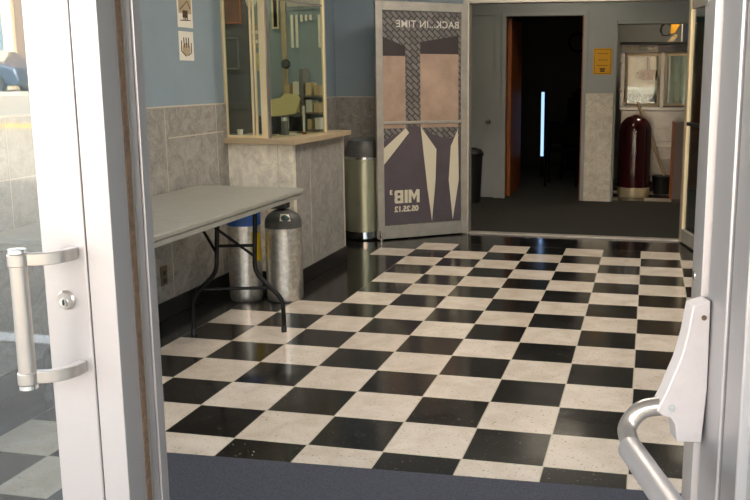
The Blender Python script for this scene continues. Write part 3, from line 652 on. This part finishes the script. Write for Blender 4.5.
# monitors and desk things on the counter inside
dk = MB(); dk.box((-3.2, 2.52, .93), (-2.47, 2.95, .962)); tag(dk.build('booth_desk', 'laminate', None, .003), 'low desk top inside the ticket booth behind the ledge', 'desk')
def monitor(x, y, rz, label, w_=.16, h_=.12):
    t = thing('monitor', (x, y, 1.003), label, 'monitor')
    q = MB(); q.box((x-w_/2, y, 1.018), (x+w_/2, y+.03, 1.018+h_), rz=rz, piv=(x, y, 0)); q.build('screen', 'black_gloss', t, .004)
    q = MB(); q.box((x-.03, y+.035, 1.003), (x+.03, y+.09, 1.01), rz=rz, piv=(x, y, 0)); q.box((x-.01, y+.03, 1.003), (x+.01, y+.06, 1.06), rz=rz, piv=(x, y, 0)); q.build('stand', 'grey_plastic', t, .002)
monitor(-2.515, 2.66, .15, 'black monitor at the left inside the booth window')
monitor(-2.435, 2.98, .1, 'black monitor at the right inside the booth window', .13, .11)
t = thing('card_printer', (-2.45, 2.8, 1.003), 'grey receipt printer between the two booth monitors', 'printer')
q = MB(); q.box((-2.495, 2.78, 1.003), (-2.445, 2.84, 1.10)); q.build('printer_body', 'grey_plastic', t, .004)
q = MB(); q.box((-2.485, 2.776, 1.1005), (-2.455, 2.83, 1.125)); q.build('paper_roll', 'paper', t, .002)
q = MB(); q.prism([(-2.69, 3.10, 1.115), (-2.50, 3.10, 1.14), (-2.46, 3.10, 1.25), (-2.49, 3.10, 1.28), (-2.58, 3.10, 1.285), (-2.61, 3.10, 1.255), (-2.76, 3.10, 1.225)], (0, .012, 0)); tag(q.build('card_sign', mat('cream_card', (222, 208, 150), rough=.7), None, .002), 'cream shaped card standing behind the booth monitors', 'card')
q = MB(); q.box((-2.60, 3.09, 1.003), (-2.585, 3.11, 1.12)); tag(q.build('card_stand', 'black', None), 'dark prop under the cream card in the booth', 'stand')
q = MB(); q.box((-2.385, 2.95, 1.003), (-2.372, 2.965, 1.20)); tag(q.build('display_post', 'paper', None, .001), 'thin white upright beside the right booth monitor', 'slat')
q = MB(); q.lathe([(.016, 0), (.02, .05), (.021, .05)], (-2.68, 2.56, 1.003), 20); tag(q.build('paper_cup', 'paper', None), 'small white cup at the left behind the front booth glass', 'cup')
q = MB(); q.tube([(-2.505, 2.56, 1.008), (-2.47, 2.60, 1.07)], 1, flat=(.008, .003)); tag(q.build('paper_strip', 'paper', None), 'curled white strip before the left booth monitor', 'paper')
q = MB(); q.box((-2.43, 2.80, 1.003), (-2.38, 2.83, 1.015)); tag(q.build('small_box', 'paper', None, .002), 'small white box on the ledge before the right monitor', 'box')
q = MB(); q.box((-2.375, 2.90, 1.003), (-2.35, 2.93, 1.02)); tag(q.build('tape_roll', mat('red_brown_plastic', (128, 52, 28), rough=.4), None, .004), 'small red brown roll on the booth ledge', 'tape')

# ================================================================== STEEL BIN
t = thing('trash_can', (-2.41, 4.40, 0), 'tall grey green steel trash can with a dark swing dome beside the booth', 'trash can')
x, y, r = -2.41, 4.395, .175
q = MB(); q.lathe([(r-.004, .015), (r, .075)], (x, y, 0), 40); q.build('chrome_base', 'chrome', t, label='chrome base band')
q = MB(); q.lathe([(r, .0755), (r, .705)], (x, y, 0), 40); q.build('can_body', 'steel_can', t)
q = MB(); q.lathe([(r+.003, .706), (r+.004, .725), (r-.004, .73)], (x, y, 0), 40); q.build('chrome_rim', 'chrome', t, label='chrome rim')
q = MB(); q.lathe([(r-.008, .7305), (r-.022, .80), (r-.045, .862)], (x, y, 0), 40); q.build('dome_lid', 'grey_paint', t, label='dark grey sloped lid')
q = MB(); q.lathe([(r-.044, .8625), (r-.07, .882), (.05, .893), (.01, .895)], (x, y, 0), 40); q.build('lid_cap', 'chrome', t, label='bright lid cap')

# ================================================================== POSTER DOOR (inner left leaf)
P1 = Vector((-2.236, 4.243, 0)); P2 = Vector((-1.552, 4.775, 0)); F = frame(P1, P2, 1); LW = (P2-P1).length
D = sthing('door_5', tuple(P1), 'aluminium framed glass door standing open with a poster on its glass', 'door')
for a, bb in ((0, .062), (LW-.068, LW)):
    q = MB(); q.fbox(F, a, bb, .012, 2.03, -.04, 0); q.build('stile', 'alum_worn', D, .003)
for a, bb in ((.012, .125), (1.955, 2.03), (1.005, 1.030)):
    q = MB(); q.fbox(F, .062, LW-.068, a, bb, -.035, -.002); q.build('rail', 'alum_worn', D, .002)
q = MB(); q.fbox(F, .062, LW-.068, .125, 1.005, -.022, -.016); q.fbox(F, .062, LW-.068, 1.03, 1.955, -.022, -.016); q.build('glass_pane', 'glass', D)
q = MB(); q.fbox(F, .008, .022, .02, .09, .004, .012); q.build('flush_bolt', 'chrome', D)
c_ = P1+F[1]*.02+F[2]*.02
q = MB(); q.lathe([(.016, 0), (.016, .012), (.009, .02), (.009, .05), (.013, .055), (.013, .07)], (c_.x, c_.y, 0), 16); q.build('door_stop', 'chrome', D, label='small chrome floor stop')
# poster: plain abstract stand-in, mirrored lettering (seen from its back)
PO = thing('wall_poster', tuple(P1+F[1]*.07), 'large grey and tan poster with mirrored lettering fixed on the glass door', 'poster')
pa, pb_ = .064, LW-.070
brickm = bpy.data.materials.new('poster_brick'); brickm.use_nodes = True
n = brickm.node_tree.nodes; l = brickm.node_tree.links
tc = n.new('ShaderNodeTexCoord'); mp = n.new('ShaderNodeMapping'); mp.inputs['Rotation'].default_value = (PI/2, 0, 0)
cb = n.new('ShaderNodeCombineXYZ'); sp_ = n.new('ShaderNodeSeparateXYZ'); dt = n.new('ShaderNodeVectorMath'); dt.operation = 'DOT_PRODUCT'; dt.inputs[1].default_value = tuple(F[1])
l.new(tc.outputs['Object'], dt.inputs[0]); l.new(tc.outputs['Object'], sp_.inputs[0]); l.new(dt.outputs['Value'], cb.inputs[0]); l.new(sp_.outputs[2], cb.inputs[1])
mp2 = n.new('ShaderNodeMapping'); mp2.inputs['Rotation'].default_value = (0, 0, .75); l.new(cb.outputs[0], mp2.inputs[0])
bk = n.new('ShaderNodeTexBrick'); bk.inputs['Scale'].default_value = 6.5; bk.inputs['Color1'].default_value = lin((128, 124, 120)); bk.inputs['Color2'].default_value = lin((104, 100, 98)); bk.inputs['Mortar'].default_value = lin((48, 46, 44)); bk.inputs['Mortar Size'].default_value = .03
l.new(mp2.outputs[0], bk.inputs[0]); l.new(bk.outputs[0], n['Principled BSDF'].inputs['Base Color'])
M['poster_brick'] = brickm
q = MB(); q.fbox(F, pa, pb_, .13, 1.95, -.0135, -.0125); q.build('printed_sheet', 'poster_brick', PO)
tanm = mat('poster_tan', (186, 160, 140), rough=.7, mott=.16, mscale=5); dkm = mat('poster_charcoal', (92, 84, 90), rough=.7, mott=.14, mscale=4); dk2 = mat('poster_dark_grey', (64, 56, 56), rough=.7, mott=.1); crm = mat('poster_cream', (214, 206, 182), rough=.7)
def pshape(pts, lay, m, nm, label=None):
    O_, d_, n_ = F; w0 = -.0125+lay*.0007
    q = MB(); q.prism([O_+d_*u+n_*w0+Vector((0, 0, z)) for u, z in pts], n_*.0006); return q.build(nm, m, PO, label=label)
def stad(u0, u1, z0, z1, r, k=8):
    out = []
    for cx, cz, a0 in ((u1-r, z0+r, -PI/2), (u1-r, z1-r, 0), (u0+r, z1-r, PI/2), (u0+r, z0+r, PI)):
        for i in range(k+1):
            a = a0+PI/2*i/k; out.append((cx+r*math.cos(a), cz+r*math.sin(a)))
    return out
U = LW/.868
pshape([(pa, .135), (pb_, .135), (pb_, .86), (.62*U, .88), (.44*U, .94), (.36*U, 1.0), (.20*U, .93), (pa, .86)], 1, dkm, 'charcoal_field', 'plain charcoal lower field')
pshape([(pa, .97), (.27*U, .97), (.27*U, 1.58), (pa, 1.58)], 2, tanm, 'tan_block', 'plain tan rectangle')
pshape([(.41*U, .97), (.775*U, .97), (.775*U, 1.60), (.41*U, 1.60)], 2, tanm, 'tan_block', 'plain tan rectangle')
pshape([(.41*U, 1.60), (.775*U, 1.60), (.775*U, 1.76), (.41*U, 1.70)], 3, dk2, 'dark_band', 'plain dark slanted band')
pshape([(pa, 1.58), (.27*U, 1.58), (.27*U, 1.66), (pa, 1.74)], 3, dk2, 'dark_band', 'plain dark slanted band')
pshape([(.41*U, .98), (.56*U, .78), (.55*U, .50), (.515*U, .14), (.47*U, .45)], 3, crm, 'cream_wedge', 'cream wedge')
pshape([(.77*U, .95), (.70*U, .80), (.68*U, .50), (.72*U, .14), (.78*U, .50)], 3, crm, 'cream_wedge', 'cream wedge')
pshape([(pa, .80), (.27*U, .97), (.30*U, .93), (.17*U, .78), (pa, .66)], 3, crm, 'cream_wedge', 'cream wedge')
def ptext(s, u, z, size, m, **k):
    o = P1+F[1]*u+F[2]*(-.0125+.0035)+Vector((0, 0, z))
    mm = mtx_of(o, F[1], (0, 0, 1))@Matrix.Diagonal((-1, 1, 1, 1)); return put_text(PO, s, size, mm, m, **k)
M['poster_text'] = mat('pale_poster_ink', (214, 210, 200), rough=.7); M['poster_cream'] = crm
ptext('BACK...IN TIME', .485*U, 1.845, .082, 'poster_text', depth=.0006, spacing=1.08, bold=.001)
O_, d_, n_ = F
def glyph(polys, u_right, z0, h_, w_, nm):
    # letter drawn in a unit box, mirrored so that it reads from behind the door
    q = MB()
    for pts in polys: q.prism([O_+d_*(u_right-a*w_)+n_*(-.0125+.0029)+Vector((0, 0, z0+b_*h_)) for a, b_ in pts], n_*.0006)
    return q.build(nm, 'poster_cream', PO)
R_ = lambda a, b_, c_, e_: [(a, b_), (c_, b_), (c_, e_), (a, e_)]
glyph([[(0, 0), (.26, 0), (.26, .62), (.5, .18), (.74, .62), (.74, 0), (1, 0), (1, 1), (.72, 1), (.5, .60), (.28, 1), (0, 1)]], .395*U, .318, .115, .105, 'letter_m')
glyph([R_(0, 0, 1, 1)], .282*U, .318, .115, .030, 'letter_i')
glyph([R_(0, 0, .34, 1), R_(.34, 0, .86, .20), R_(.34, .40, .86, .60), R_(.34, .80, .86, 1), [(.66, .1), (.86, 0), (1, .1), (1, .42), (.93, .5), (.66, .5)], [(.66, .5), (.93, .5), (1, .58), (1, .9), (.86, 1), (.66, .9)]], .240*U, .318, .115, .082, 'letter_b')
ptext('3', .125*U, .415, .055, 'poster_cream', depth=.0006, bold=.003)
ptext('05.25.12', .27*U, .265, .066, 'poster_cream', depth=.0006, bold=.003)

# inner right leaf, open
Q1 = Vector((.335, 4.765, 0)); Q2 = Q1+Vector((.23, -.97, 0)).normalized()*.86; F2 = frame(Q1, Q2, 1)
E2 = sthing('door_6', tuple(Q1), 'aluminium framed glass door standing open at the right of the vestibule', 'door')
for a, bb in ((0, .055), (.80, .86)):
    q = MB(); q.fbox(F2, a, bb, .012, 2.03, -.02, .02); q.build('stile', 'brass_pale', E2, .003)
for a, bb, mm in ((.012, .125, 'alum_worn'), (1.955, 2.03, 'alum_worn'), (1.005, 1.035, 'black')):
    q = MB(); q.fbox(F2, .055, .80, a, bb, -.018, .018); q.build('rail', mm, E2, .002)
q = MB(); q.fbox(F2, .055, .80, .125, 1.955, -.003, .003); q.build('glass_pane', 'glass_store', E2)

# ================================================================== LOBBY THINGS
t = thing('fill_light', (-.9, 6.2, 2.7), 'added square fill light panel of the inner lobby', 'light')  # unseen fill panel, added to lift the lobby walls and pillar
q = MB(); q.box((-1.25, 5.85, 2.66), (-.55, 6.55, 2.699)); q.build('fill_housing', 'frame_white', t, .004)
q = MB(); q.box((-1.22, 5.88, 2.652), (-.58, 6.52, 2.6595)); q.build('fill_diffuser', mat('dim_glow', (255, 240, 215), emit=((255, 240, 215), .8)), t)
# black bin
t = thing('waste_bin', (-1.93, 6.85, 0), 'black bin with a lid in front of the grey closed door', 'waste bin')
q = MB(); q.lathe([(.11, 0), (.135, .53)], (-1.94, 6.85, 0), 28); q.build('bin_body', 'black', t)
q = MB(); q.lathe([(.145, .531), (.148, .56), (.12, .60), (.05, .62)], (-1.94, 6.85, 0), 28); q.build('bin_lid', 'black', t)
# yellow sign
t = thing('yellow_notice', (-.515, YB, 1.43), 'small yellow notice with dark print on the wall above the marble panel', 'sign')
q = MB(); q.box((-.618, YB-.006, 1.435), (-.412, YB-.001, 1.725)); q.build('sign_card', 'sign_yellow', t, .001)
q = MB()
for a, bb, z0, z1 in ((-.605, -.425, 1.445, 1.449), (-.605, -.425, 1.711, 1.715), (-.605, -.602, 1.449, 1.711), (-.428, -.425, 1.449, 1.711)): q.box((a, YB-.0072, z0), (bb, YB-.0062, z1))
q.build('sign_border', 'ink', t)
mm = lambda z: mtx_of((-.515, YB-.0068, z), (1, 0, 0), (0, 0, 1))
for z, w_ in ((1.665, .055), (1.595, .045), (1.535, .06)):
    q = MB(); k = -w_
    while k < w_:
        a = random.uniform(.006, .016); q.box((-.515+k, YB-.0072, z-.004), (-.515+k+a, YB-.0062, z+.004)); k += a+.006
    q.build('print_line', 'ink', t)
q = MB(); q.box((-.545, YB-.0072, 1.488), (-.485, YB-.0062, 1.505)); q.box((-.54, YB-.0072, 1.465), (-.49, YB-.0062, 1.482)); q.build('print_emblem', 'ink', t, label='small dark emblem')
# maroon dome can
t = thing('trash_can', (-.135, 7.79, 0), 'maroon dome topped trash can with a brass base band', 'trash can')
x, y, r = -.135, 7.80, .19
q = MB(); q.lathe([(r-.01, 0), (r, .02), (r, .115)], (x, y, 0), 40); q.build('base_band', 'brass_pale', t, label='pale brass base band')
pr = [(r, .1155), (r, .77)]+[(r*math.cos(PI/2*k/10), .77+.195*math.sin(PI/2*k/10)) for k in range(1, 10)]+[(.01, .966)]
q = MB(); q.lathe(pr, (x, y, 0), 40); q.build('dome_body', 'maroon', t)
# concession counter end
t = thing('concession_counter', (.3, 7.7, 0), 'low grey brown laminate counter with a wooden edge right of the popcorn machine', 'counter')
q = MB(); q.box((.315, 7.6, .0), (1.1, 7.66, .90)); q.build('counter_panel', 'laminate', t, .003)
q = MB(); q.box((.283, 7.595, .0), (.3145, 7.665, .905)); q.build('wooden_edge', 'wood', t, .002, label='orange wooden edge strip')
# popcorn machine
px0, px1, py0, py1 = -.345, .56, 8.30, 8.95
t = thing('popcorn_machine', (.1, 8.6, 0), 'stainless steel popcorn machine with two glass doors on a cabinet', 'popcorn machine')
q = MB(); q.box((px0+.04, py0+.04, 0), (px1-.04, py1, .12)); q.build('plinth', 'black', t)
q = MB(); q.box((px0+.02, py0+.015, .1205), (px1-.02, py1, 1.0)); q.build('lower_cabinet', 'steel', t, .006)
q = MB()
for z in (.40, .62): q.box((px0+.3, py0+.005, z), (px1-.1, py0+.0145, z+.16))
q.build('drawer_front', 'steel', t, .004)
q = MB(); q.box((px0, py0, 1.0005), (px1, py1, 1.045)); q.build('worktop', 'steel', t, .003)
q = MB()
q.box((px0, py0, 1.70), (px1, py0+.04, 1.7004))
for x0 in (px0, -.0+.135, px1-.05): q.box((x0, py0, 1.0455), (x0+.045, py0+.04, 1.70))
q.box((px0, py1-.03, 1.0455), (px1, py1, 1.70)); q.box((px0, py0+.04, 1.0455), (px0+.02, py1-.03, 1.70)); q.build('upper_frame', 'steel', t, .003)
for a, bb in ((px0+.06, .130), (.185, px1-.055)):
    q = MB(); z0, z1, f = 1.06, 1.69, .03
    q.box((a, py0-.02, z0), (bb, py0-.001, z0+f)); q.box((a, py0-.02, z1-f), (bb, py0-.001, z1)); q.box((a, py0-.02, z0+f), (a+f, py0-.001, z1-f)); q.box((bb-f, py0-.02, z0+f), (bb, py0-.001, z1-f))
    dd = q.build('door', 'ledge', t, .002, label='door with a pale bronze frame')
    q = MB(); q.box((a+f, py0-.013, z0+f), (bb-f, py0-.008, z1-f)); q.build('door_glass', 'glass_booth', dd)
    q = MB(); q.tube([(bb-.012, py0-.022, 1.30), (bb-.012, py0-.04, 1.31), (bb-.012, py0-.04, 1.40), (bb-.012, py0-.022, 1.41)], .005, 8); q.build('door_handle', 'chrome', dd)
q = MB(); q.box((px0-.005, py0-.01, 1.7005), (px1, py1, 1.80)); q.build('control_head', 'frame_white', t, .006)
q = MB(); q.box((.10, py0-.016, 1.708), (px1-.005, py0-.0105, 1.79)); q.build('black_panel', 'black_gloss', t)
q = MB(); q.box((-.13, py0-.016, 1.725), (-.03, py0-.0105, 1.785)); q.build('switch_panel', 'grey_plastic', t, .002)
for x in (-.27, -.225, -.18, .0, .05):
    q = MB(); q.lathe([(.016, -.0105), (.014, -.02)], (x, py0, 1.755), 16, 'Y'); q.build('dial', 'ledge', t)
q = MB(); q.box((px0-.02, py0-.03, 1.8005), (px1+.01, py1, 1.83)); q.build('roof', 'black', t, .004, label='dark top plate')
for z in (1.58, 1.24):
    q = MB(); q.lathe([(.02, 0), (.02, -.03), (.012, -.04)], (px0-.001, py0-.0, z), 16, 'Y'); q.build('hinge_knob', 'frame_white', t)
q = MB(); q.lathe([(.05, -.05), (.10, -.03), (.115, .0), (.115, .07), (.12, .075)], (-.02, 8.6, 1.42), 28); q.tube([(-.02, 8.6, 1.49), (-.02, 8.6, 1.69)], .012, 10); q.tube([(-.15, 8.6, 1.46), (.11, 8.6, 1.46)], .01, 10); q.build('kettle', 'black_metal', t, label='dark hanging kettle')
q = MB(); q.box((px0+.03, 8.40, 1.046), (.12, 8.88, 1.10)); q.build('popcorn_tray', 'steel', t)
q = MB()
for k in range(420): q.ball((random.uniform(px0+.05, .08), random.uniform(8.45, 8.86), 1.105+abs(random.gauss(0, .03))), random.uniform(.012, .018), 6, 4)
pc = q.build('popcorn', 'paper', None); tag(pc, 'heap of white popcorn inside the machine', 'popcorn', kind='stuff')
# leaning poles
q = MB(); q.tube([(-.128, 8.20, 1.10), (.225, 8.02, .23)], .014, 12); tag(q.build('wooden_pole', 'wood_pale', None), 'pale wooden pole leaning in front of the popcorn machine', 'pole')
q = MB(); q.tube([(.03, 8.17, .80), (.20, 8.10, .28)], .008, 10); tag(q.build('metal_rod', 'alum_bright', None), 'thin metal rod leaning below the wooden pole', 'rod')
q = MB(); q.lathe([(.10, 0), (.12, .22)], (.2, 8.08, 0), 20); tag(q.build('bucket', 'black', None), 'dark bucket holding the poles before the popcorn machine', 'bucket')
# tool on top, blue-black box
t = thing('hand_tool', (.24, 8.42, 1.83), 'yellow and black hand tool with a loop handle on top of the popcorn machine', 'tool')
q = MB(); q.tube([(.24, 8.42, 2.03), (.18, 8.42, 2.06), (.13, 8.42, 2.03), (.115, 8.42, 1.97), (.14, 8.42, 1.92), (.20, 8.42, 1.915), (.235, 8.42, 1.93)], .014, 10); q.build('loop_handle', 'black', t)
q = MB(); q.prism([(.23, 8.39, 1.93), (.28, 8.39, 1.93), (.355, 8.39, 2.05), (.34, 8.39, 2.07), (.24, 8.39, 2.06)], (0, .06, 0)); q.build('tool_body', 'sign_yellow', t, .004)
q = MB(); q.prism([(.20, 8.40, 1.832), (.27, 8.40, 1.832), (.33, 8.40, 1.91), (.29, 8.40, 1.925)], (0, .04, 0)); q.build('tool_foot', 'wood_pale', t, .003)
q = MB(); q.box((.385, 8.36, 1.8305), (.50, 8.6, 2.06)); tag(q.build('storage_box', mat('dark_blue_box', (34, 44, 58), rough=.4), None, .004), 'dark blue box on top of the popcorn machine at right', 'box')
q = MB(); q.box((.365, 8.37, 1.8305), (.378, 8.42, 2.06)); tag(q.build('upright_card', 'paper', None), 'thin white card standing beside the dark blue box', 'card')
# unseen lamp added to brighten the concession room
t = thing('fill_light', (.3, 7.95, 2.55), 'added round fill light of the concession room', 'light')
q = MB(); q.lathe([(.14, -.04), (.16, 0)], (.3, 7.95, 2.598), 28); q.build('glow_body', mat('concession_glow', (255, 235, 210), emit=((255, 232, 200), 4.5)), t)

# auditorium: clock, cabinet, chairs, slit of daylight
t = thing('octagonal_clock', (-.97, 11.5, 1.95), 'dark octagonal clock on the far wall of the dark room', 'clock')
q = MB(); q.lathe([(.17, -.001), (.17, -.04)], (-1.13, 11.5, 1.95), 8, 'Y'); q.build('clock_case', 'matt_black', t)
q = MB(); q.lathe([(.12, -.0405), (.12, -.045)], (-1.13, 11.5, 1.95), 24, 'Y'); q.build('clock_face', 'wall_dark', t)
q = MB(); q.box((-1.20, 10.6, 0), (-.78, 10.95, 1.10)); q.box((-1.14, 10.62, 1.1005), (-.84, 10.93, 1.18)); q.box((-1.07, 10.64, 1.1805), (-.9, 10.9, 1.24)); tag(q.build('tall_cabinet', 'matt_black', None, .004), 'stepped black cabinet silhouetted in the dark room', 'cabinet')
q = MB(); q.box((-1.475, 9.60, .30), (-1.435, 9.62, 1.20)); tag(q.build('daylight_slit', mat('slit_glow', (150, 180, 220), emit=((140, 175, 225), .22)), None), 'narrow pale blue glowing strip standing in for a slit of daylight', 'light')  # glowing strip takes the place of daylight through a narrow gap
q = MB(); q.box((-1.475, 9.60, 0), (-1.435, 9.62, .299)); tag(q.build('slit_base', 'matt_black', None), 'black block under the glowing daylight slit', 'stand')
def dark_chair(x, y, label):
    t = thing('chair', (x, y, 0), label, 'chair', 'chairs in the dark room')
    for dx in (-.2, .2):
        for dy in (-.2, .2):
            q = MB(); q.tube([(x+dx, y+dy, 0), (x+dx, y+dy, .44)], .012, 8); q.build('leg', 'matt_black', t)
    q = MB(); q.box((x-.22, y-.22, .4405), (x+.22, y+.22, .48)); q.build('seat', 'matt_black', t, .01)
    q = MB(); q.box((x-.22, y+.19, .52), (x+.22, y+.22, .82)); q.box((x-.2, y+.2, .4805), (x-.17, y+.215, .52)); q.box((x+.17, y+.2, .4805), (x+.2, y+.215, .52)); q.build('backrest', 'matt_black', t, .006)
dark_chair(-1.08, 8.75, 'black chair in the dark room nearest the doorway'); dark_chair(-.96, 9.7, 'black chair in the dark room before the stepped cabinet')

# ================================================================== ACROSS THE STREET
w = MB(); w.box((-60, -31, .93), (40, -30, 9.0), 0); struct(w, 'wall_far_buildings', 'brick', label='brown buildings across the street', cat='building')
SF = thing('shop_front', (-23, -29.9, .93), 'pale framed shop front with dark glass across the street', 'shop front')
q = MB(); q.box((-45, -29.95, 1.0), (-23.4, -29.9, 5.2)); q.build('shop_glass', 'shop_glass', SF)
for x in (-36.0, -28.5, -23.5):
    q = MB(); q.box((x, -29.98, .93), (x+.4, -29.80, 5.2)); q.build('shop_post', 'brass_pale', SF)
q = MB(); q.box((-45, -29.98, 5.2), (-21.5, -29.7, 5.9)); q.build('fascia', 'facade', SF)
# parked car
cx0, cy0, cz0 = -24.9, -26.6, .84
CR = thing('car', (cx0+2.1, cy0, cz0), 'blue parked car across the street', 'car')
cprof = [(0, .35), (.05, .75), (.55, .88), (1.25, .95), (1.75, 1.42), (3.0, 1.45), (3.75, .98), (4.25, .86), (4.35, .4), (4.2, .28), (.1, .28)]
q = MB(); q.prism([(cx0+a, cy0-1.75, cz0+z) for a, z in cprof], (0, 1.7, 0)); q.build('car_body', 'car_blue', CR, .08, seg=3)
q = MB(); q.prism([(cx0+a, cy0-.049, cz0+z) for a, z in ((1.4, .98), (1.82, 1.36), (2.95, 1.38), (3.5, 1.0))], (0, .02, 0)); q.build('side_window', 'black_gloss', CR)
for a in (.85, 3.5):
    for yy in (-.02, -1.62):
        q = MB(); q.lathe([(.33, -.12), (.33, .08)], (cx0+a, cy0+yy, cz0+.33), 28, 'Y'); wl_ = q.build('wheel', 'tyre', CR)
        q = MB(); q.lathe([(.2, .081), (.2, .1)], (cx0+a, cy0+yy, cz0+.33), 20, 'Y'); q.build('hubcap', 'alum_bright', wl_)
